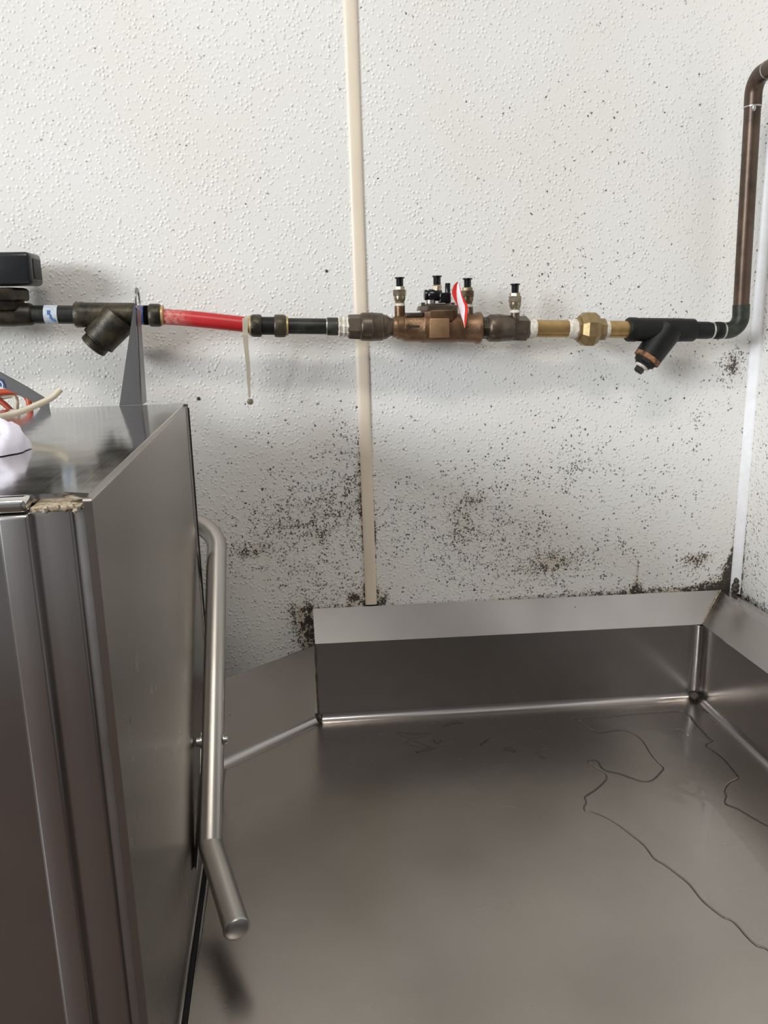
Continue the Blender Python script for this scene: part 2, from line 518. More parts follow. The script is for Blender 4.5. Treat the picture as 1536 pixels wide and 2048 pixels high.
def mould_right(y, z):
    d = 0.03
    k = max(0, min(1, (Zb(-0.30)-z)/0.12))
    c = -y-0.0125
    d += 1.25*k*gz(max(0, c), 0.005)+0.3*k*gz(c, 0.03)
    d += 0.9*gz(max(0, z-Zb(-0.492)), 0.006)+0.15*gz(z-Zb(-0.35), 0.12)*gz(y+0.05, 0.05)
    d += 0.35*gz(z-Zb(0.0), 0.05)*gz(c, 0.02)
    return d

def wall_panel(name, parent, fix, u0, u1, z0, z1, fn, du=0.0045):
    """thin FRP sheet with a fine grid where the photo looks; fix = axis"""
    def cuts(a, b, lo, hi, st):
        out = [a]; v = a
        while v < b-1e-6:
            s = st if lo-1e-6 <= v < hi else 0.12
            nx = min(v+s, b)
            if v < lo < nx: nx = lo
            out.append(nx); v = nx
        return out
    us = cuts(u0, u1, -0.55 if fix == 'y' else -0.30, 0.80, du)
    zs = cuts(z0, z1, Zb(-0.70), Zb(-0.0), du)
    th = 0.003
    V, dn = [], []
    for z in zs:
        for u in us:
            V.append((u, 0.0, z) if fix == 'y' else (WRX, u, z))
            dn.append(fn(u, z))
    nu = len(us)
    Fc = [(j*nu+i, j*nu+i+1, (j+1)*nu+i+1, (j+1)*nu+i) for j in range(len(zs)-1) for i in range(nu-1)]
    org = ORIG[parent.name]
    me = bpy.data.meshes.new(name)
    me.from_pydata([Vector(v)-org for v in V], [], Fc if fix == 'y' else [tuple(reversed(f)) for f in Fc])
    a = me.attributes.new('mould', 'FLOAT', 'POINT')
    a.data.foreach_set('value', dn)
    me.materials.append(MAT['wall_frp'])
    o = bpy.data.objects.new(name, me); COL.objects.link(o); o.parent = parent
    md = o.modifiers.new('sheet', 'SOLIDIFY'); md.thickness = th; md.offset = -1
    return o

wb = struct(box('wall_back', (ROOMX0, 0.0035, 0), (ROOMX1, 0.10, CEIL), 'plaster'), 'white pebbled wall panelling behind the pipework')
wall_panel('panel', wb, 'y', ROOMX0, 0.1222, 0.0, CEIL, mould_back)
wall_panel('panel', wb, 'y', 0.1224, WRX, 0.0, CEIL, mould_back)
wr = struct(box('wall_right', (WRX+0.0035, WREND, 0), (WRX+0.1, 0.0, CEIL), 'plaster'), 'white pebbled wall at the right of the steel table')
wall_panel('panel', wr, 'x', WREND, 0.0, 0.0, CEIL, mould_right)
struct(box('floor', (ROOMX0, ROOMY0, -0.1), (ROOMX1, 0.1, 0), 'floor_tile'))
struct(box('ceiling', (ROOMX0, ROOMY0, CEIL), (ROOMX1, 0.1, CEIL+0.1), 'ceiling_white'))
struct(box('wall_front', (ROOMX0, ROOMY0-0.1, 0), (ROOMX1, ROOMY0, CEIL), 'room_dim'))
struct(box('wall_far', (ROOMX1, ROOMY0, 0), (ROOMX1+0.1, 0.1, CEIL), 'room_dim'))
# left wall with a high window
hw, hh = 1.28, 0.78
wl = join(box_vf((ROOMX0-0.1, ROOMY0, 0), (ROOMX0, 0.1, WINZ-hh)), box_vf((ROOMX0-0.1, ROOMY0, WINZ+hh), (ROOMX0, 0.1, CEIL)),
          box_vf((ROOMX0-0.1, ROOMY0, WINZ-hh), (ROOMX0, WINY-hw, WINZ+hh)), box_vf((ROOMX0-0.1, WINY+hw, WINZ-hh), (ROOMX0, 0.1, WINZ+hh)))
struct(mesh('wall_left', wl[0], wl[1], 'far_wall'))
win = struct(empty('window_1', (ROOMX0-0.05, WINY, WINZ-hh)))
fr = join(*[box_vf(a, b) for a, b in [((ROOMX0-0.08, WINY-hw, WINZ-hh), (ROOMX0-0.02, WINY+hw, WINZ-hh+0.05)), ((ROOMX0-0.08, WINY-hw, WINZ+hh-0.05), (ROOMX0-0.02, WINY+hw, WINZ+hh)),
          ((ROOMX0-0.08, WINY-hw, WINZ-hh+0.05), (ROOMX0-0.02, WINY-hw+0.05, WINZ+hh-0.05)), ((ROOMX0-0.08, WINY+hw-0.05, WINZ-hh+0.05), (ROOMX0-0.02, WINY+hw, WINZ+hh-0.05))]])
mesh('window_frame', fr[0], fr[1], 'trim_white', win)
box('pane', (ROOMX0-0.055, WINY-hw+0.05, WINZ-hh+0.05), (ROOMX0-0.049, WINY+hw-0.05, WINZ+hh-0.05), 'pane', win)

# seam strip: shallow domed batten
def batten(z0, z1, hw, h):
    pr = [(-hw, 0.0), (-hw, -h*0.55), (-hw+0.0012, -h*0.8), (-hw*0.45, -h), (hw*0.45, -h), (hw-0.0012, -h*0.8), (hw, -h*0.55), (hw, 0.0)]
    V = []
    for z in (z0, z1):
        V += [(strip_x(z)+a, b, z) for a, b in pr]
    n = len(pr)
    Fc = [(i, i+1, n+i+1, n+i) for i in range(n-1)] + [tuple(range(n)), tuple(range(n, 2*n))]
    return V, Fc
V, Fc = batten(edge_top(0.1259)+0.001, CEIL, 0.0095, 0.0042)
struct(mesh('trim_1', V, Fc, 'trim_cream', smooth=30), 'cream batten covering the seam between the wall panels')
# corner strip set across the inside corner
z0, z1 = Zb(-0.4955), CEIL
pr = [(0.7625, -0.0002), (0.7636, -0.0026), (0.7722, -0.0113), (0.7748, -0.0125), (0.7748, -0.0002)]
V = [(a, b, z) for z in (z0, z1) for a, b in pr]
Fc = [(i, (i+1) % 5, 5+(i+1) % 5, 5+i) for i in range(5)] + [tuple(range(5)), tuple(range(5, 10))]
struct(mesh('trim_2', V, Fc, 'trim_white'), 'white strip running up the corner of the two walls')

for gz_, gr in ((0.004, 0.007), (0.012, 0.006), (0.021, 0.0045)):
    V, Fc = lathe_vf([(0, gr*0.6), (gr*0.5, gr*1.05), (gr*1.2, gr*0.8), (gr*1.8, gr*0.3)], (0.7672+random.uniform(-1, 1)*0.001, -0.0088, z0+gz_), (0, 0, 1), 9)
    mesh('grime', [v+Vector([random.uniform(-1, 1)*0.001 for _ in range(3)]) for v in V], Fc, 'grime', bpy.data.objects['trim_2'], smooth=60)

# pendant luminaire (above the frame)
lum = tag(empty('pendant_lamp', (LX, LY, LAMPZ+0.01)), 'flat white pendant lamp hanging above the steel table', 'lamp')
z0, z1 = LAMPZ+0.005, LAMPZ+0.065
fr = join(box_vf((LX-0.32, LY-0.14, z0), (LX+0.32, LY-0.11, z1)), box_vf((LX-0.32, LY+0.11, z0), (LX+0.32, LY+0.14, z1)),
          box_vf((LX-0.32, LY-0.11, z0), (LX-0.29, LY+0.11, z1)), box_vf((LX+0.29, LY-0.11, z0), (LX+0.32, LY+0.11, z1)))
mesh('frame', fr[0], fr[1], 'trim_white', lum)
box('diffuser', (LX-0.29, LY-0.11, z0+0.02), (LX+0.29, LY+0.11, z0+0.03), 'diffuser', lum)
lathe('rod', [(0, 0.008), (CEIL-z0-0.03, 0.008)], (LX, LY, z0+0.03), (0, 0, 1), 'trim_white', lum, seg=16)

# ------------------------------------------------------------------ steel table
TZ, RZ, BZ = Zb(-0.6555), Zb(-0.5195), Zb(-0.4765)      # sheet, riser top, return top (before tilt)
XL, XR, YB, YF = -0.1215, 0.688, -0.050, -0.76
tab = tag(empty('steel_table', (0.3, -0.45, 0)), 'stainless steel work table with raised splash, wet on top, filling the corner', 'table')
def tl(x, y, z): return Vector((x, y, z+TILT(x)))
# riser plan line, with a small radius in the back right corner
path = [Vector((XL, -0.174, 0)), Vector((0.0285, YB, 0)), Vector((XR, YB, 0)), Vector((XR, YF, 0))]
def sweep(path, prof):
    n = len(path); V, Fc = [], []
    for i, p in enumerate(path):
        din = (path[i]-path[i-1]).normalized() if i else (path[1]-path[0]).normalized()
        dout = (path[i+1]-path[i]).normalized() if i < n-1 else din
        n1 = Vector((din.y, -din.x, 0)); n2 = Vector((dout.y, -dout.x, 0))
        mt = (n1+n2).normalized(); mt = mt/max(0.3, mt.dot(n1))
        for d, z in prof:
            q = p+mt*d
            V.append(tl(q.x, q.y, z))
    k = len(prof)
    for i in range(n-1):
        for j in range(k-1):
            Fc.append((i*k+j, (i+1)*k+j, (i+1)*k+j+1, i*k+j+1))
    return V, Fc
cr = 0.014
cove = [(cr*(1-math.sin(a)), TZ+cr*(1-math.cos(a))) for a in [math.pi/2*i/7 for i in range(8)]]
cv = 0.020
rpath = [path[0], path[1], path[2]+Vector((-cv-0.004, 0, 0))] + [path[2]+Vector((-cv+cv*math.sin(a), -cv+cv*math.cos(a), 0)) for a in [math.pi/2*i/6 for i in range(7)]] + [path[2]+Vector((0, -cv-0.004, 0)), path[3]]
V, Fc = sweep(rpath[1:], cove+[(0, TZ+cr+0.003), (0, RZ-0.003), (0, RZ)])
mesh('splash_riser', V, Fc, 'steel_splash', tab, smooth=30, solid=-0.0015)
V, Fc = sweep(rpath[:2], cove+[(0, TZ+cr+0.003), (0, RZ-0.0045), (0, RZ-0.0015)])
mesh('side_riser', V, Fc, 'steel_splash', tab, smooth=30, solid=-0.0015)
# sloping returns from the riser up to the wall
def quad_sheet(name, pts, mat, th=0.0015):
    return mesh(name, pts, [tuple(range(len(pts)))], mat, tab, solid=th)
quad_sheet('splash_return', [tl(0.0285, YB, RZ), tl(XR, YB, RZ), tl(0.744, -0.003, BZ), tl(0.0285, -0.003, BZ)], 'steel_splash')
quad_sheet('splash_return', [tl(XR, YB, RZ), tl(XR, YF, RZ), tl(0.758, YF, BZ), tl(0.758, -0.016, BZ), tl(0.744, -0.003, BZ)], 'steel_splash')
# work surface
inner = []
n = len(rpath)
sv, _ = sweep(rpath, [(cr, TZ)])
outl = list(sv) + [tl(XL, YF, TZ)]
mesh('top_sheet', outl, [tuple(range(len(outl)))], 'steel_table', tab, solid=0.0015)
V, Fc = box_vf((XL, YF-0.035, TZ-0.045), (0.758, YF, TZ+0.004), 0.012, 4)
mesh('front_roll', V, Fc, 'steel_splash', tab, smooth=35)
box('side_flange', (XL, YF, TZ-0.04), (XL+0.002, -0.175, TZ-0.001), 'steel_splash', tab)
for lx, ly in ((-0.08, -0.72), (0.70, -0.72), (0.70, -0.10), (-0.02, -0.25)):
    lathe('leg', [(0, 0.012), (0.03, 0.020), (TZ-0.02, 0.020)], (lx, ly, 0), (0, 0, 1), 'steel_tube', tab, seg=20)
# weld seam in the corner of the returns, and caked grime
wp = [tl(XR, YB, RZ+0.001).lerp(tl(0.742, -0.005, BZ+0.001), i/8)+Vector((random.uniform(-1, 1)*0.0008, 0, random.uniform(-1, 1)*0.0008)) for i in range(9)]
tube('weld_seam', wp, [0.0006+random.random()*0.0010 for _ in wp], 'crust', tab, seg=8)
def lump(name, c, r, mat, parent, sq=(1, 1, 1), n=10, jit=0.35):
    V, Fc = [], []
    rows = 6
    for i in range(rows+1):
        th = math.pi*i/rows
        for k in range(n):
            a = 2*math.pi*k/n
            j = r*(1+random.uniform(-jit, jit)*(0 if i in (0, rows) else 1))
            V.append(Vector(c)+Vector((math.sin(th)*math.cos(a)*j*sq[0], math.sin(th)*math.sin(a)*j*sq[1], math.cos(th)*j*sq[2])))
    for i in range(rows):
        for k in range(n):
            Fc.append((i*n+k, i*n+(k+1) % n, (i+1)*n+(k+1) % n, (i+1)*n+k))
    return mesh(name, V, Fc, mat, parent, smooth=60)
gc = tl(XR-0.010, YB-0.010, TZ+0.008)
lump('grime', gc, 0.0075, 'grime', tab)
lump('grime', tl(0.0310, YB-0.004, TZ+0.007), 0.0045, 'grime', tab, sq=(1, 1, 1.4))
wp = [tl(0.0290, YB-0.001, TZ+0.012).lerp(tl(0.0288, YB-0.001, RZ-0.002), i/14)+Vector((random.uniform(-1, 1)*0.0006, -0.0005, 0)) for i in range(15)]
tube('weld_seam', wp, [0.0012+random.random()*0.0012 for _ in wp], 'grime', tab, seg=8)

# water lying on the table
def tsurf(px, py):
    z = TZ
    for _ in range(4):
        p = at(px, py, z=z); z = TZ+TILT(p.x)
    return p
def puddle(name, pix, h, label, rim=0.0030, closed_smooth=5):
    pts = [tsurf(*p) for p in pix]
    n = len(pts); P = []
    for i in range(n):
        a, b, c, e = pts[i-1], pts[i], pts[(i+1) % n], pts[(i+2) % n]
        for k in range(closed_smooth):
            t = k/closed_smooth
            P.append(0.5*((2*b)+(c-a)*t+(2*a-5*b+4*c-e)*t*t+(3*b-a-3*c+e)*t**3))
    ar = sum(P[i].x*P[(i+1) % len(P)].y-P[(i+1) % len(P)].x*P[i].y for i in range(len(P)))
    if ar < 0: P.reverse()
    n = len(P)
    N = []
    for i in range(n):
        t = (P[(i+1) % n]-P[i-1]).normalized()
        N.append(Vector((-t.y, t.x, 0)))
    V, Fc = [], []
    rings = [(0, 0.0002), (0, 0.0004)] + [(rim*(1-math.cos(a)), h*math.sin(a)) for a in [math.pi/2*i/5 for i in range(1, 6)]]
    for d, z in rings:
        for i in range(n):
            q = P[i]+N[i]*d
            V.append((q.x, q.y, TZ+TILT(q.x)+z))
    for j in range(len(rings)-1):
        for i in range(n):
            Fc.append((j*n+i, j*n+(i+1) % n, (j+1)*n+(i+1) % n, (j+1)*n+i))
    Fc.append(tuple((len(rings)-1)*n+i for i in range(n)))
    o = mesh(name, V, Fc, None, smooth=40, mats=['water', 'water_film'])
    for pl_ in o.data.polygons:
        if len(pl_.vertices) > 8: pl_.material_index = 1
    tag(o, label, 'water')
    return o
puddle('water_puddle', [(1168,1594),(1188,1580),(1204,1566),(1211,1556),(1207,1548),(1196,1542),(1184,1535),(1173,1524),(1184,1520),(1198,1524),(1204,1534),(1214,1542),
    (1240,1548),(1262,1556),(1285,1563),(1303,1560),(1318,1546),(1324,1537),(1312,1525),(1298,1508),(1286,1488),(1272,1474),(1255,1466),(1232,1464),(1206,1469),(1188,1466),(1170,1455),(1158,1444),(1142,1437),
    (1200,1434),(1290,1427),(1366,1424),(1400,1456),(1422,1479),(1428,1484),(1414,1492),(1428,1502),(1448,1518),(1466,1538),(1479,1558),(1462,1568),(1452,1582),(1455,1594),(1453,1608),(1476,1618),(1500,1632),(1536,1652),
    (1575,1668),(1590,1760),(1590,1960),(1536,1906),(1512,1896),(1490,1876),(1465,1848),(1444,1838),(1420,1820),(1400,1802),(1376,1772),(1352,1752),(1328,1734),(1306,1720),(1286,1694),(1262,1674),(1236,1654),(1210,1638),(1186,1628),(1168,1624),(1166,1614),(1170,1606)],
    0.0028, 'sheet of clear water spread across the right of the steel table')
puddle('water_puddle', [(1162,1596),(1150,1598),(1136,1580),(1112,1574),(1084,1562),(1060,1553),(1030,1543),(1000,1546),(1030,1539),(1062,1543),(1100,1548),(1134,1560),(1152,1570),(1158,1584)],
    0.0012, 'thin tongue of water trailing left from the large puddle')
for i, (cx, cy, a, b, lab) in enumerate([(835,1490,28,6,'wavy flat water drop nearest the wide dry stretch below the seam strip'), (825,1470,34,5,'long wavy water drop just below the splash under the seam strip'),
        (850,1503,22,4,'small bent water drop lowest of the cluster below the splash'), (905,1450,22,4,'thin water drop touching the cove of the splash'), (1020,1503,14,4,'short curved water drop left of the big puddle'),
        (1082,1513,12,4,'short curved water drop nearest the big puddle'), (875,1484,9,3,'tiny round water drop right of the wavy drops'), (968,1486,10,3,'tiny water drop between the wavy and the curved drops')]):
    ring = []
    for kk in range(9):
        an = 2*math.pi*kk/9
        ring.append((cx+a*math.cos(an)*(1+0.18*math.sin(3*an+i)), cy+b*math.sin(an)+5*math.sin(2.2*math.cos(an)+i*1.3)))
    o = puddle('water_drop', ring, 0.0020, lab, rim=0.0022, closed_smooth=4)
    o['group'] = 'water drops on the steel table'

# ------------------------------------------------------------------ dishwasher
XS, YBK, YFR, ZT = -0.1296, -0.200, -0.765, Zb(-0.111)
XW, ZC = -0.78, Zb(-0.648)
dw = tag(empty('dishwasher', (-0.45, -0.48, 0)), 'upright stainless steel commercial dishwasher with tubular lift handle', 'dishwasher')
fx = lambda px, py: at(px, py, y=YFR).x
xr1, xr2 = fx(62, 1042), fx(144, 1031)
xgap0, xgap1 = fx(165, 1020), fx(178, 1012)
# side door: folded pan
V, Fc = box_vf((xgap1, YFR, ZC), (XS, YBK, ZT-0.0030), 0.0022, 3)
mesh('side_panel', V, Fc, 'steel_hood', dw, smooth=35)
box('rear_gasket', (XS-0.009, YBK+0.0005, ZC), (XS+0.0045, YBK+0.004, ZT-0.006), 'black_gap', dw)
box('foot_gap_shade', (XS-0.006, YFR, ZC-0.05), (XS+0.0074, YBK-0.01, TZ-0.001), 'black_gap', dw)  # black strip laid in the gap between hood and table as its shade
box('corner_gap', (xgap0-0.004, YFR+0.012, ZC), (xgap1-0.0003, YFR+0.05, ZT-0.009), 'black_gap', dw)  # black block fills the recess in place of its shade
V, Fc = box_vf((xr1-0.012, YFR+0.0035, ZC), (xr2, YFR+0.06, ZT-0.0075), 0.0028, 4)
mesh('corner_post', V, Fc, 'steel_door', dw, smooth=35)
# step beside the post
box('post_step', (xr2-0.004, YFR+0.006, ZC), (xgap0, YFR+0.055, ZT-0.008), 'steel_plain', dw, bev=0.001)
# front door: raised border and inner face
door = mesh('front_door', *box_vf((xr1-0.020, YFR-0.004, ZC-0.05), (xr1, YFR+0.05, ZT-0.0095), 0.0028, 4), 'steel_door', dw, smooth=35)
mesh('door_face', *box_vf((XW, YFR+0.0005, ZC-0.05), (xr1-0.0185, YFR+0.05, ZT-0.0095), 0.002, 3), 'steel_door', door, smooth=35)
# roof: sheet, folded side strip, rolled front lip
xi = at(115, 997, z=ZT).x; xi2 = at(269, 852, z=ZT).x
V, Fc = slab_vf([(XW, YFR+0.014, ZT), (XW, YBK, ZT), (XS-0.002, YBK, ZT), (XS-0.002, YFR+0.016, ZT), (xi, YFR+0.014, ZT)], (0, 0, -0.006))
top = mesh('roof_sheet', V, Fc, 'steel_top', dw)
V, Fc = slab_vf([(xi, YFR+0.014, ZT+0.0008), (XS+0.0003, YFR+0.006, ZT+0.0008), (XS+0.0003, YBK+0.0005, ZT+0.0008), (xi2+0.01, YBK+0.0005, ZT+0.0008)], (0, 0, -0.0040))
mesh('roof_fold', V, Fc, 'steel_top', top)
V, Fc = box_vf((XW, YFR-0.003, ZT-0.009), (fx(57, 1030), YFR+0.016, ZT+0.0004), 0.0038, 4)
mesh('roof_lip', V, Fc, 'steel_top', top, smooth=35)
V, Fc = box_vf((fx(60, 1030), YFR+0.0005, ZT-0.009), (xgap0-0.001, YFR+0.022, ZT-0.006), 0.0008, 2)
mesh('post_cap', V, Fc, 'crust', dw, smooth=35)
for kx, ky in ((70, 1022), (92, 1020), (118, 1014), (132, 1018), (146, 1012), (150, 1022)):
    p = at(kx, ky, z=ZT-0.0055)
    lump('crumb', p, random.uniform(0.0012, 0.0024), 'crust', dw, n=7)
box('hood_body', (XW, YFR+0.05, ZC), (xgap1-0.001, YBK-0.001, ZT-0.007), 'steel_plain', dw)
box('tank_body', (XW, YFR+0.05, 0.18), (-0.135, YBK-0.005, ZC-0.001), 'steel_plain', dw)
for lx in (XW+0.06, -0.19):
    for ly in (YFR+0.11, YBK-0.06):
        lathe('leg', [(0, 0.02), (0.02, 0.025), (0.18, 0.025)], (lx, ly, 0), (0, 0, 1), 'steel_tube', dw, seg=20)
# lift handle: tube from behind the hood, down along the side, flared at the end
hp = [Vector((-0.55, -0.135, Zb(-0.279))), at(440, 1049, t=1.15), at(421, 1690, t=0.93), at(473, 1855, t=0.835)]
hp[1] = Vector((-0.1035, -0.150, hp[1].z))
hl = fillet(hp, [0.046, 0.012], 12)
hd = tube('handle_tube', hl, 0.0136, 'steel_tube', dw, seg=28)
e = (hl[-1]-hl[-2]).normalized()
lathe('end_cap', [(-0.001, 0.0141), (0.002, 0.0143), (0.0035, 0.0135), (0.0055, 0.0108), (0.0065, 0.007), (0.0068, 0.002)], hl[-1], e, 'steel_plain', hd, seg=28)
bc = at(421, 1499, t=1.02)
a0, b0 = hp[1], hp[2]
sgl = (bc-a0).dot((b0-a0).normalized()); bc = a0+(b0-a0).normalized()*sgl
lathe('bolt', [(0, 0.0075), (0.0015, 0.0075), (0.0016, 0.0055), (0.0045, 0.0055), (0.006, 0.004)], bc+Vector((0.0125, 0, 0)), (1, 0.05, 0.05), 'steel_plain', hd, seg=20)
lathe('bolt', [(0, 0.0078), (0.002, 0.0078), (0.0021, 0.006), (0.0065, 0.006), (0.0075, 0.004)], bc+Vector((-0.0125, 0, 0)), (-1, -0.05, 0), 'steel_plain', hd, seg=20)
tip = at(388, 1733, x=XS+0.001)
hd_dir = (b0-a0).normalized()
pl = [bc+Vector((-0.0140, 0, 0))-hd_dir*0.012, tip+Vector((0, 0.012, 0.010)), tip, tip+Vector((0.004, -0.012, 0.004)), b0+Vector((-0.0130, 0.01, 0.008)), bc+Vector((-0.0140, 0, 0))+hd_dir*0.012]
mesh('handle_bracket', *slab_vf(pl, (0.0015, 0, 0)), 'steel_plain', hd)

# tapered guide bracket standing at the rear of the roof
br = tag(empty('guide_bracket', at(265, 803, y=YBK)), 'tall tapered grey steel bracket with eyelet at the rear of the dishwasher roof', 'bracket')
yb = YBK+0.0015
q = lambda px, py, y=yb: at(px, py, y=y)
zl = ZT
A = [q(238, 806), q(282, 806), q(271, 628), q(268, 604), q(265, 628)]
for p in A[:2]: p.z = zl
mesh('front_plate', *slab_vf(A, (0, 0.0015, 0)), 'steel_dark', br)
xf = A[1].x
# side plate with a rounded eyelet at its top, seen edge-on
ztop = q(271, 584).z; zhole = q(275, 601).z
y0, y1 = yb, yb+0.036
xs_ = lambda z: A[1].x+(A[2].x-A[1].x)*(z-zl)/(A[2].z-zl)
yc, ro, ri = yb+0.018, 0.017, 0.0115
out, inn = [], []
for i in range(24):
    a = 2*math.pi*i/24
    out.append((yc+ro*math.cos(a), zhole+ro*0.95*math.sin(a)))
    inn.append((yc+ri*math.cos(a), zhole+ri*0.95*math.sin(a)))
V, Fc = [], []
for s in (0, 0.0016):
    V += [(xs_(z)+s, y, z) for y, z in out] + [(xs_(z)+s, y, z) for y, z in inn]
for i in range(24):
    j = (i+1) % 24
    Fc += [(i, j, 24+j, 24+i), (48+i, 48+j, 72+j, 72+i), (i, j, 48+j, 48+i), (24+i, 24+j, 72+j, 72+i)]
mesh('eyelet', V, Fc, 'steel_dark', br, smooth=35)
zc = zhole-0.012
sp = [(xs_(zl), y0, zl), (xs_(zl), y1, zl), (xs_(zc), yc+0.012, zc), (xs_(zc), yc-0.013, zc)]
mesh('side_plate', *slab_vf(sp, (0.0016, 0, 0)), 'steel_dark', br)

# diagonal strut at the left rear of the roof
st = tag(empty('steel_strut', at(90, 811, y=YBK-0.004)), 'dark grey sloping steel strut behind the orange tubing', 'strut')
ys = YBK-0.004
S = [at(-260, 620, y=ys), at(0, 745, y=ys), at(50, 772, y=ys), at(97, 801, y=ys), at(97, 812, y=ys), at(80, 811, y=ys), at(60, 800, y=ys), at(-260, 655, y=ys)]
for p in S[4:6]: p.z = ZT
mesh('bar', *slab_vf(S, (0, 0.004, 0)), 'steel_dark', st)
S = [at(-12, 752, y=ys-0.001), at(6, 760, y=ys-0.001), at(12, 776, y=ys-0.001), at(-12, 770, y=ys-0.001)]
mesh('blue_label', *slab_vf(S, (0, 0.0008, 0)), 'blue_tape', st)
pth = catmull([at(-6, 768, y=ys-0.0012), at(0, 763, y=ys-0.0012), at(5, 768, y=ys-0.0012), at(5, 775, y=ys-0.0012)], 5)
tube('label_print', pth, 0.0007, 'tag_white', st, seg=6)

# tubing and cloth
px_ = lambda px, py, y: at(px, py, y=y)
o = tube('orange_tube', catmull([px_(-60, 800, -0.175), px_(-20, 788, -0.175), px_(20, 783, -0.175), px_(44, 787, -0.175), px_(56, 798, -0.176), px_(59, 812, -0.178), px_(59, 850, -0.180), px_(50, 900, -0.180)], 8), 0.0039, 'orange_tube', seg=14)
tag(o, 'orange rubber tube bent over behind the dishwasher roof', 'tube')
o = tube('orange_tube', catmull([px_(-40, 770, -0.172), px_(-10, 795, -0.172), px_(12, 811, -0.174), px_(40, 840, -0.178)], 6), 0.0036, 'orange_tube', seg=14)
tag(o, 'short slanting piece of orange rubber tube at the left frame edge', 'tube')
o = tube('beige_tube', catmull([px_(-50, 806, -0.168), px_(-10, 798, -0.168), px_(12, 793, -0.168), px_(28, 792, -0.168), px_(33, 803, -0.170), px_(33, 815, -0.172), px_(33, 860, -0.176)], 8), 0.0031, 'tube_beige', seg=14)
tag(o, 'small beige tube looped inside the orange one', 'tube')
bt = [at(-120, 872, z=ZT+0.010), at(-40, 846, z=ZT+0.012), at(0, 834, z=ZT+0.014), at(40, 824, z=ZT+0.017)]
bt += [at(78, 808, y=bt[-1].y+0.012), at(104, 795, y=bt[-1].y+0.020), at(121, 779, y=bt[-1].y+0.026)]
o = tube('beige_tube', catmull(bt, 8), 0.0033, 'tube_beige', seg=16)
tag(o, 'long beige plastic tube lying across the dishwasher roof with its end lifted', 'tube')
# crumpled white cloth
V, Fc = [], []
c0 = at(-22, 905, z=ZT); rows, n = 14, 30
rr = random.Random(4)
ph = [rr.uniform(0, 6.28) for _ in range(6)]
for i in range(rows+1):
    th = math.pi*0.5*i/rows
    for k in range(n):
        a = 2*math.pi*k/n
        f = 1+0.10*math.sin(3*a+ph[0])+0.07*math.sin(5*a+ph[1]+th*3)+0.05*math.sin(9*a+ph[2]+th*5)
        rx, ry, h = 0.030*f, 0.036*f, 0.021*(1+0.25*math.sin(2*a+ph[3])+0.12*math.sin(5*a+ph[4]))
        V.append((c0.x+rx*math.cos(a)*math.sin(th)**0.7, c0.y+ry*math.sin(a)*math.sin(th)**0.7, ZT+0.0008+h*max(0, math.cos(th))**0.8*(1+0.10*math.sin(7*a+th*6))))
for i in range(rows):
    for k in range(n):
        Fc.append((i*n+k, i*n+(k+1) % n, (i+1)*n+(k+1) % n, (i+1)*n+k))
Fc.append(tuple(rows*n+k for k in range(n)))
o = mesh('cloth', V, Fc, 'cloth_white', smooth=80)
tag(o, 'crumpled white cloth lying on the dishwasher roof', 'cloth')

# ------------------------------------------------------------------ pipework
YP = -0.066
axl = lambda px: 653+(px-665)*0.0102        # centre line of the right hand run, in the photo
axleft = lambda px: 628.5+px*0.0065
def P(px, f=axl): return at(px, f(px), y=YP)
def sc(p): return depth(p)/F
def run(name, prof, mat, parent=None, seg=32, f=axl, rot=0.0, smooth=40):
    """fitting turned about the pipe axis; prof = [(pixel x, half width in pixels)]"""
    p0, p1 = P(prof[0][0], f), P(prof[-1][0], f)
    d = (p1-p0).normalized()
    pr = [((P(px, f)-p0).dot(d), h*sc(P(px, f))) for px, h in prof]
    return lathe(name, pr, p0, d, mat, parent, seg, rot, smooth)
HX = math.pi/6
def up(name, cx, prof, mat, parent=None, seg=24, rot=0.0, y=YP, smooth=40):
    """turned about a vertical axis; prof = [(pixel y, half width)] from bottom to top"""
    p0 = at(cx, prof[0][0], y=y)
    pr = []
    for py, h in prof:
        p = at(cx, py, y=y)
        pr.append((p.z-p0.z, h*sc(p)))
    return lathe(name, pr, p0, (0, 0, 1), mat, parent, seg, rot, smooth)

# solenoid valve at the far left
sv_ = tag(empty('solenoid_valve', P(10, axleft)), 'dark valve body with black coil block on top at the left frame edge', 'valve')
run('body', [(-70, 20), (-68, 24), (30, 24), (34, 23), (62, 22), (66, 20)], 'dark_bronze', sv_, f=axleft)
up('neck', 2, [(620, 42), (604, 46), (602, 40)], 'dark_bronze', sv_, seg=24)
up('hex_nut', 2, [(603, 50), (600, 53), (582, 54), (578, 50), (576, 44)], 'dark_bronze', sv_, seg=6, rot=0.25)
c1, c2 = at(-62, 572, y=YP-0.03), at(58, 503, y=YP-0.03)
coil = box('coil', (c1.x, YP-0.032, c1.z), (c2.x, YP+0.026, c2.z), 'black_plastic', sv_, bev=0.006, segs=3)
box('coil_plate', (c2.x-0.0006, YP-0.020, c1.z+0.008), (c2.x+0.0012, YP+0.016, c2.z-0.008), 'black_rubber', coil, bev=0.0005)

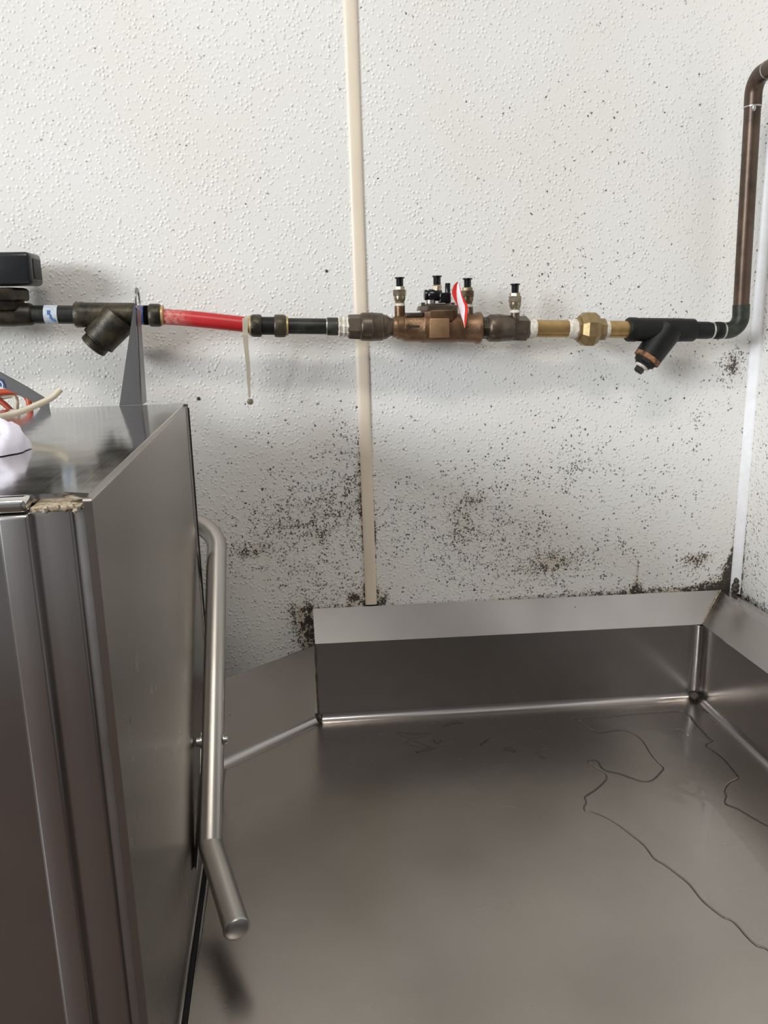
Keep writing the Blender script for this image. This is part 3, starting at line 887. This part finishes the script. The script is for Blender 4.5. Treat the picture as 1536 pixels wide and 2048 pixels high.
pipe = tag(empty('steel_pipe', P(-200, axleft)), 'dark supply pipe running left from the coil valve out of the picture', 'pipe')
run('pipe_body', [(-900, 17), (-66, 17)], 'dark_pipe', pipe, f=axleft)
pipe = tag(empty('steel_pipe', P(100, axleft)), 'black pipe with blue and white sticker between coil valve and bronze strainer', 'pipe')
run('pipe_body', [(60, 18), (160, 18)], 'dark_pipe', pipe, f=axleft)
s_ = run('sticker', [(91, 18.6), (118, 18.6)], 'sticker_white', pipe, f=axleft)
for bpx, dy, wv in ((97, -4, 3), (101, 4, 2.2), (106, 9, 3)):
    p = at(bpx, axleft(bpx)+dy, y=YP-18.8*sc(P(100, axleft))*math.cos(math.asin(dy/19)))
    box('sticker_print', (p.x-wv*0.0007, p.y-0.0003, p.z-0.003), (p.x+wv*0.0007, p.y+0.0015, p.z+0.003), 'sticker_blue', s_)

def strainer(name, label, mat, left, collar, right, rcol, f, axis_px, end_px, hw0, hw1, end_prof):
    t = tag(empty(name, P((left+right)/2, f)), label, 'strainer')
    run('body', [(left, collar-2), (left+3, collar), (left+16, collar), (left+20, collar-1), (right-26, collar-1), (right-20, rcol), (right-3, rcol), (right, rcol-2)], mat, t, f=f)
    a, b = at(*axis_px, y=YP), at(*end_px, y=YP)
    d = (b-a).normalized(); L = (b-a).length; s = sc(b)
    leg = lathe('y_leg', [(0, hw0*s), (L*0.93, hw1*s), (L, hw1*s)], a, d, mat, t)
    for nm, m2, pr, sg in end_prof:
        lathe(nm, [(u*s, h*s) for u, h in pr], b, d, m2, leg, seg=sg)
    return t
strainer('y_strainer', 'dark bronze Y strainer beside the tapered bracket, left of the red hose', 'dark_bronze', 150, 25, 272, 24, axleft, (240, 632), (198, 680), 38, 34,
         [('shoulder', 'dark_bronze', [(-2, 34), (2, 34), (4, 26)], 32), ('cap', 'dark_bronze', [(3, 26), (5, 27.5), (18, 27.5), (20, 24), (20.5, 14)], 24)])
# push-fit coupling left of the hose
cp = tag(empty('pipe_coupling', P(300, axleft)), 'black push-fit coupling wrapped in blue tape at the left end of the red hose', 'coupling')
run('blue_tape_band', [(266, 18.8), (289, 18.8)], 'blue_tape', cp, f=axleft)
run('thread', [(286, 17)] + [(287+i*1.7+dx, 19.5 if dx else 17) for i in range(7) for dx in (0, 1.1)] + [(299, 18)], 'black_iron', cp, f=axleft)
run('collar', [(297, 17), (299, 21), (302, 22.5), (318, 22.5), (322, 21), (323, 18)], 'dark_bronze', cp, f=axleft)
run('grip_ring', [(322.5, 19.5), (327, 19.5), (328, 18)], 'brass_ring', cp, f=axleft)
# red hose
hose = tube('red_hose', catmull([at(318, 632.5, y=YP), at(332, 633.6, y=YP), at(380, 637.2, y=YP), at(440, 643.5, y=YP), at(490, 649, y=YP), at(508, 651, y=YP)], 8), 15.4*sc(P(400)), 'red_hose', seg=32)
tag(hose, 'red flexible hose, dusty at its left end, linking two dark couplings', 'hose')
cp = tag(empty('pipe_coupling', P(535)), 'black double-collared push-fit coupling at the right end of the red hose', 'coupling')
run('grip_ring', [(497.5, 16.5), (499, 19), (503, 20)], 'brass_ring', cp)
run('collar', [(501, 17), (502, 20), (506, 22), (520, 22.3), (523, 21), (524, 17)], 'dark_bronze', cp)
run('sleeve', [(522, 17.6), (550, 17.6)], 'black_iron', cp)
run('collar', [(548, 17), (549, 21), (552, 22.3), (567, 22.3), (571, 21), (573, 18)], 'dark_bronze', cp)
run('grip_ring', [(572, 18.8), (576, 18.6), (577, 16)], 'brass_ring', cp)
# cable tie around the hose
tie = tag(empty('cable_tie', at(494, 650, y=YP)), 'pale translucent cable tie with long tail hanging from the red hose', 'cable tie')
s = sc(P(493))
pc, dd = at(493, 649.5, y=YP), (at(505, 650.6, y=YP)-at(480, 647.9, y=YP)).normalized()
V, Fc = [], []
dd_, u_, v_ = frame_of(dd)
ra, rb = 15.8*s, 17.4*s
for sgn in (-4.5, 4.5):
    for r in (ra, rb):
        for k in range(32):
            a = 2*math.pi*k/32
            V.append(pc+dd_*(sgn*s)+(u_*math.cos(a)+v_*math.sin(a))*r)
for k in range(32):
    j = (k+1) % 32
    Fc += [(k, j, 32+j, 32+k), (64+k, 64+j, 96+j, 96+k), (k, j, 64+j, 64+k), (32+k, 32+j, 96+j, 96+k)]
mesh('loop', V, Fc, 'tie_clear', tie, smooth=50)
yt = YP-17*s
L_ = [(490, 636), (490.5, 670), (493, 700), (496, 730), (497.5, 760), (499, 795)]
Wd = [5.5, 5.2, 4.6, 4.2, 3.6, 2.0]
V, Fc = [], []
for (x, y), wv, yy in zip(L_, Wd, (yt, yt-0.001, yt+0.004, yt+0.010, yt+0.016, yt+0.022)):
    for dy in (0, 0.0012):
        V += [at(x-wv, y, y=yy+dy), at(x+wv, y, y=yy+dy)]
for i in range(5):
    b = i*4
    Fc += [(b, b+1, b+5, b+4), (b+2, b+3, b+7, b+6), (b, b+2, b+6, b+4), (b+1, b+3, b+7, b+5)]
Fc += [(0, 1, 3, 2), (20, 21, 23, 22)]
mesh('tail', V, Fc, 'tie_clear', tie)

pipe = tag(empty('steel_pipe', P(620)), 'dark green-black pipe stub between push-fit coupling and left ball valve', 'pipe')
run('pipe_body', [(570, 15.6), (656, 15.6)], 'dark_pipe', pipe)
run('sleeve', [(653, 16.5), (655, 17.6), (684, 17.6)], 'copper_green', pipe)
run('rim', [(652, 16.4), (654.5, 17.2), (656, 17)], 'solder', pipe)

# ball valves either side of the backflow preventer
bv = tag(empty('ball_valve', P(730)), 'brown bronze ball valve with white thread tape, left of the backflow preventer', 'valve')
run('thread_tape', [(675, 17), (678, 21), (684, 18.5), (688, 20.5), (692, 19), (698, 20)], 'tape', bv, seg=9, rot=0.3)
run('hex_end', [(695, 20), (698, 24), (721, 25), (724, 23)], 'bronze_brown', bv, seg=6, rot=HX*0.6)
run('body', [(719, 22), (721, 26), (724, 27.5), (742, 28), (743, 29), (745, 28), (764, 27), (766, 25)], 'bronze_brown', bv)
run('neck', [(764, 24.5), (766, 25), (774, 23), (778, 20), (782, 18), (790, 18)], 'bronze_brown', bv)
bv = tag(empty('ball_valve', P(1010)), 'dark bronze ball valve carrying a test cock, right of the backflow preventer', 'valve')
run('neck', [(958, 17), (963, 18), (964, 21), (977, 22)], 'dark_bronze', bv, seg=8)
run('body', [(974, 22), (977, 25.5), (980, 27), (1000, 27.2), (1001, 26.6), (1022, 25), (1025, 23)], 'bronze_brown', bv)
run('hex_end', [(1022, 23), (1024, 24), (1052, 24.5), (1056, 20)], 'bronze_brown', bv, seg=6, rot=HX*0.7)
boss = up('test_boss', 1030, [(648, 14), (642, 12), (634, 8.6), (622, 9)], 'bronze_brown', bv)

def test_cock(parent, cx, y0, mat, hexmat, dx=0):
    """pixel heights relative to the top of the boss (y0)"""
    t = empty('test_cock', at(cx, y0, y=YP)) if parent is None else None
    par = parent
    up('cock_tape', cx, [(y0+1, 10), (y0-1, 11), (y0-3, 10), (y0-5.5, 10.5)], 'tape', par, seg=16)
    ck = up('cock_body', cx, [(y0-5, 9), (y0-7, 10), (y0-8, 9), (y0-10, 10), (y0-13, 11.5), (y0-20, 12), (y0-21, 10.5)], mat, par)
    up('cock_hex', cx, [(y0-20, 12), (y0-21, 14), (y0-32, 14.3), (y0-33, 12)], hexmat, ck, seg=6, rot=0.2)
    up('cock_nut', cx, [(y0-32, 10.5), (y0-38.5, 10.5), (y0-39.5, 9)], hexmat, ck, seg=6, rot=0.5)
    up('cock_cap', cx, [(y0-38, 7.2), (y0-54, 7.4), (y0-55, 10), (y0-57.5, 10), (y0-58, 8)], 'black_gloss', ck, seg=20)
test_cock(bv, 1030, 625, 'brass_pale', 'brass_pale')

# ------------------------------------------------------------------ backflow preventer
bf = tag(empty('backflow_preventer', P(870)), 'bronze backflow preventer with black-capped test cocks along the top', 'valve')
run('end_ring', [(784, 17), (786, 20), (792, 21), (794, 24), (809, 24), (811, 20)], 'bronze', bf)
bd = run('body', [(804, 20), (806, 27), (812, 28.5), (842, 28.5), (844, 30), (847, 30.5), (850, 30), (905, 30), (912, 29), (916, 28), (948, 28.5), (952, 31), (959, 31.5), (962, 28), (963, 20)], 'bronze', bf)
up('test_boss', 800, [(650, 10.5), (611, 10.5)], 'bronze', bf)
up('test_boss', 939, [(650, 7), (612, 7)], 'bronze_brown', bf)
# cover plate on the left chamber with the flow arrow cast below it
a, b = at(808, 634, y=YP), at(844, 625, y=YP)
box('side_lug', (a.x, YP-0.017, a.z), (b.x, YP+0.012, b.z), 'bronze_brown', bf, bev=0.0012)
# flow arrow (raised casting)
sA = sc(P(826)); yA = YP-28.6*sA
ar = []
for (x, y) in [(812, 652), (818, 648), (818, 650.5), (839, 650.5), (839, 654.5), (818, 654.5), (818, 657)]:
    dz = (y-axl(x))*sA
    ar.append(Vector((at(x, y, y=yA).x, YP-math.sqrt(max(0, (29.2*sA)**2-dz*dz)), P(x).z-dz)))
mesh('flow_arrow', *slab_vf(ar, (0, 0.002, 0)), 'bronze_brown', bd)
# centre chamber: bonnet and flat pad
a, b = at(860, 676, y=YP-0.028), at(899, 636, y=YP-0.028)
V, Fc = box_vf((a.x, YP-0.0275, a.z), (b.x, YP-0.012, b.z), 0.0012, 2)
mesh('name_pad', V, Fc, 'bronze_pad', bf, smooth=35)
def loft(name, secs, mat, parent):
    """stack of octagon-ish sections: (pixel y, px left, px right, half depth, corner cut)"""
    V, Fc = [], []
    for py, l, r, hd_, cut in secs:
        A_, B_ = at(l, py, y=YP), at(r, py, y=YP)
        x0, x1, z = A_.x, B_.x, (A_.z+B_.z)/2
        for x, y in [(x0+cut, -hd_), (x1-cut, -hd_), (x1, -hd_+cut), (x1, hd_-cut), (x1-cut, hd_), (x0+cut, hd_), (x0, hd_-cut), (x0, -hd_+cut)]:
            V.append((x, YP+y, z))
    n = len(secs)
    for i in range(n-1):
        for k in range(8):
            Fc.append((i*8+k, i*8+(k+1) % 8, (i+1)*8+(k+1) % 8, (i+1)*8+k))
    Fc += [tuple(range(8)), tuple((n-1)*8+k for k in range(8))]
    return mesh(name, V, Fc, mat, parent, smooth=25)
loft('bonnet_flange', [(642, 847, 908, 0.0225, 0.008), (633, 845, 910, 0.0245, 0.008), (622, 845, 911, 0.0250, 0.008), (620, 847, 909, 0.0240, 0.008)], 'bronze', bf)
bn = loft('bonnet', [(621, 836, 912, 0.0230, 0.010), (612, 838, 911, 0.0230, 0.010), (608.5, 850, 905, 0.019, 0.008), (607, 852, 903, 0.017, 0.008)], 'bronze_brown', bf)
for x in (846, 905):
    up('bonnet_screw', x, [(612, 4), (606, 4), (605, 3)], 'bronze_brown', bf, seg=6, y=YP-0.012)
# centre test cock: lying ball cock with black handle block
up('cock_base', 861, [(608, 9.5), (600, 9.5)], 'solder', bf)
cb = run('cock_barrel', [(848, 7), (849, 10), (853, 11), (855, 9), (858, 11.5), (880, 11.5), (883, 9)], 'black_gloss', bf, f=lambda px: 590.0)
a, b = at(877, 606, y=YP), at(900, 585, y=YP)
box('cock_block', (a.x, YP-0.009, a.z), (b.x, YP+0.009, b.z), 'black_gloss', cb, bev=0.002)
up('cock_stem', 895.5, [(607, 5.2), (568, 5.4), (566, 4.5)], 'black_gloss', cb, seg=16)
up('cock_nut', 874, [(581, 10), (572, 10.5), (570, 9)], 'brass_pale', cb, seg=6, rot=0.4)
up('cock_cap', 874, [(573, 7.4), (555, 7.6), (554, 10), (551.5, 10), (551, 8)], 'black_gloss', cb, seg=20)
test_cock(bf, 799.5, 612, 'brass_pale', 'brass_pale')
test_cock(bf, 935, 614, 'brass_aged', 'brass_aged')

# inspection tag hanging by the right hand cock
yt = YP-0.026
cols = [((915, 563), (915, 563), (916.5, 564), (917, 565)),
        ((908, 570), (914, 571), (919, 575), (921, 577)),
        ((904, 580), (913, 583), (922, 590), (925, 592)),
        ((904, 588), (913.5, 593), (926, 603), (931, 603)),
        ((908, 598), (915, 605), (929.5, 611), (936, 612)),
        ((914, 610), (918, 619), (930, 621), (935.5, 623)),
        ((919, 624), (921, 631), (929, 632), (934, 634)),
        ((924, 640), (925, 642), (928.5, 643), (932.5, 644)),
        ((928, 652), (928.5, 654), (929.5, 656), (931, 654))]
V, Fc, idx = [], [], []
for s_k in (0, 0.0007):
    for i, row in enumerate(cols):
        for j, (x, y) in enumerate(row):
            V.append(at(x, y, y=yt+0.004*math.sin(j*1.1+0.4)-0.003*math.sin(i*0.5)+s_k))
nr = len(cols)
for s_k in range(2):
    b = s_k*nr*4
    for i in range(nr-1):
        for j in range(3):
            Fc.append((b+i*4+j, b+i*4+j+1, b+(i+1)*4+j+1, b+(i+1)*4+j)); idx.append(1 if j == 1 else 0)
for i in range(nr-1):
    for j in (0, 3):
        Fc.append((i*4+j, (i+1)*4+j, nr*4+(i+1)*4+j, nr*4+i*4+j)); idx.append(0)
tg = mesh('inspection_tag', V, Fc, None, mats=['tag_red', 'tag_white'], smooth=60)
for f, poly in zip(range(len(tg.data.polygons)), tg.data.polygons):
    # colour bands by place on the tag
    pass
if len(tg.data.polygons) == len(idx):
    for poly, i in zip(tg.data.polygons, idx): poly.material_index = i
tag(tg, 'twisted red and white tag hanging on the backflow preventer', 'tag')

# ------------------------------------------------------------------ brass run to the right
np_ = tag(empty('brass_nipple', P(1103)), 'longer brass pipe nipple with white thread tape at both ends', 'pipe')
run('pipe_body', [(1050, 17), (1160, 17)], 'brass', np_)
run('thread_tape', [(1055, 17.4), (1057, 20), (1062, 18.8), (1066, 19.6), (1071, 18)], 'tape', np_)
run('thread_tape', [(1135, 17.6), (1138, 19), (1143, 18.4), (1148, 20), (1154, 19)], 'tape', np_)
un = tag(empty('pipe_union', P(1178)), 'brass pipe union with large octagonal nut', 'coupling')
run('hex_end', [(1152, 20), (1153, 23.5), (1168, 24), (1170, 22)], 'brass_dull', un, seg=8, rot=math.pi/8)
run('lip', [(1166, 24), (1168, 27.5), (1172, 27.5), (1174, 26)], 'brass', un)
run('union_nut', [(1158, 27), (1168, 35), (1184, 35), (1194, 28), (1195, 24)], 'brass_dull', un, seg=8, rot=math.pi/8)
run('tail_end', [(1193, 23), (1206, 22.5), (1208, 20)], 'brass_dull', un, seg=8, rot=math.pi/8)
np_ = tag(empty('brass_nipple', P(1236)), 'shorter brass pipe nipple between the union and the black strainer', 'pipe')
run('pipe_body', [(1200, 16.8), (1268, 16.8)], 'brass', np_)
run('thread_tape', [(1206, 18), (1208, 19.4), (1212, 18.2), (1216, 17.2)], 'tape', np_)
run('thread_tape', [(1255, 17.5), (1258, 20), (1262, 21), (1266, 20.5)], 'tape', np_)
strainer('y_strainer', 'black iron Y strainer with rust-ringed plug, right of the brass union', 'black_iron', 1254, 24, 1388, 22.5, axl, (1338, 655), (1292, 720), 30, 27,
         [('rust_ring', 'rust', [(-9, 26.8), (-8, 27.6), (0, 27.2), (1, 24)], 32), ('plug', 'black_iron', [(0, 24), (7, 23), (10, 18), (13, 17)], 8),
          ('plug_tape', 'tape', [(12, 13), (16, 13.5), (18, 11)], 16), ('plug_head', 'black_iron', [(17, 10), (27, 10), (29, 8)], 4)])
cp = tag(empty('copper_pipe', P(1440)), 'brown copper pipe rising up the corner from the black strainer', 'pipe')
run('adapter', [(1384, 15), (1386, 17), (1416, 17), (1419, 16)], 'black_iron', cp)
run('collar', [(1417, 15.5), (1423, 15.2), (1428, 15.2), (1430, 17), (1440, 17.2), (1443, 15.8)], 'black_iron', cp)
run('solder_ring', [(1422, 15.9), (1425, 16.1), (1426, 15.6)], 'solder', cp)
run('solder_ring', [(1442.5, 15.8), (1445, 16.6), (1448, 16.4), (1449, 15.5)], 'solder', cp)
e0, e1, e2 = P(1440), at(1481, axl(1481), y=YP), at(1481.5, 620, y=YP)
top_ = at(1506, 200, y=YP)
top2 = top_ + Vector((0, 0, 0.038))
tube('elbow', fillet([e0, e1, at(1482.6, 609, y=YP)], 0.021, 12), 16.4*sc(e1), 'copper_green', cp, seg=28)
va, vb = at(1482, 615, y=YP), at(1505.5, 210, y=YP)
tube('riser_pipe', [va, va.lerp(vb, 0.5), vb], 15.4*sc(e1)*0.98, 'copper_dark', cp, seg=28)
vd = (vb-va).normalized()
corner = vb+vd*0.036
out_ = corner+Vector((0.0, -0.075, 0.004))
el = fillet([vb-vd*0.004, corner, out_], 0.024, 12)
tube('elbow', el, 16.9*sc(vb), 'copper_dark', cp, seg=28)
lathe('solder_ring', [(-0.001, 16.6*sc(vb)), (0.0, 17.3*sc(vb)), (0.0015, 17.0*sc(vb))], vb-vd*0.003, vd, 'solder', cp, seg=28)
lump('solder_drip', vb-vd*0.006+Vector((-0.004, -15.2*sc(vb), 0)), 0.0035, 'solder', cp, sq=(0.9, 0.5, 1.5), jit=0.1)
od = (out_-corner).normalized()
lathe('solder_ring', [(0, 17.0*sc(vb)), (0.001, 17.5*sc(vb)), (0.0022, 17*sc(vb))], corner+od*0.034, od, 'solder', cp, seg=28)
tube('branch_pipe', [corner+od*0.036, corner+od*0.43], 15.6*sc(vb), 'copper_dark', cp, seg=28)

# ------------------------------------------------------------------ small fixings in the wall
for px, py, r, mt, lab in [(500, 803, 6.0, 'rivet_brown', 'brown drive rivet in the wall below the cable tie'), (397, 797, 3.6, 'rivet_dark', 'dark rivet in the wall beside the dishwasher corner'),
                      (653, 542, 2.8, 'rivet_dark', 'tiny black rivet in the wall above the dark pipe')]:
    p = at(px, py, y=0); s = sc(p)
    o = lathe('wall_rivet', [(0, r*s), (0.0006, r*s), (0.0014, r*0.8*s), (0.0018, r*0.4*s), (0.0019, r*0.1*s)], p+Vector((0, -0.0001, 0)), (0, -1, 0), mt, seg=20)
    tag(o, lab, 'rivet', 'rivets in the wall')
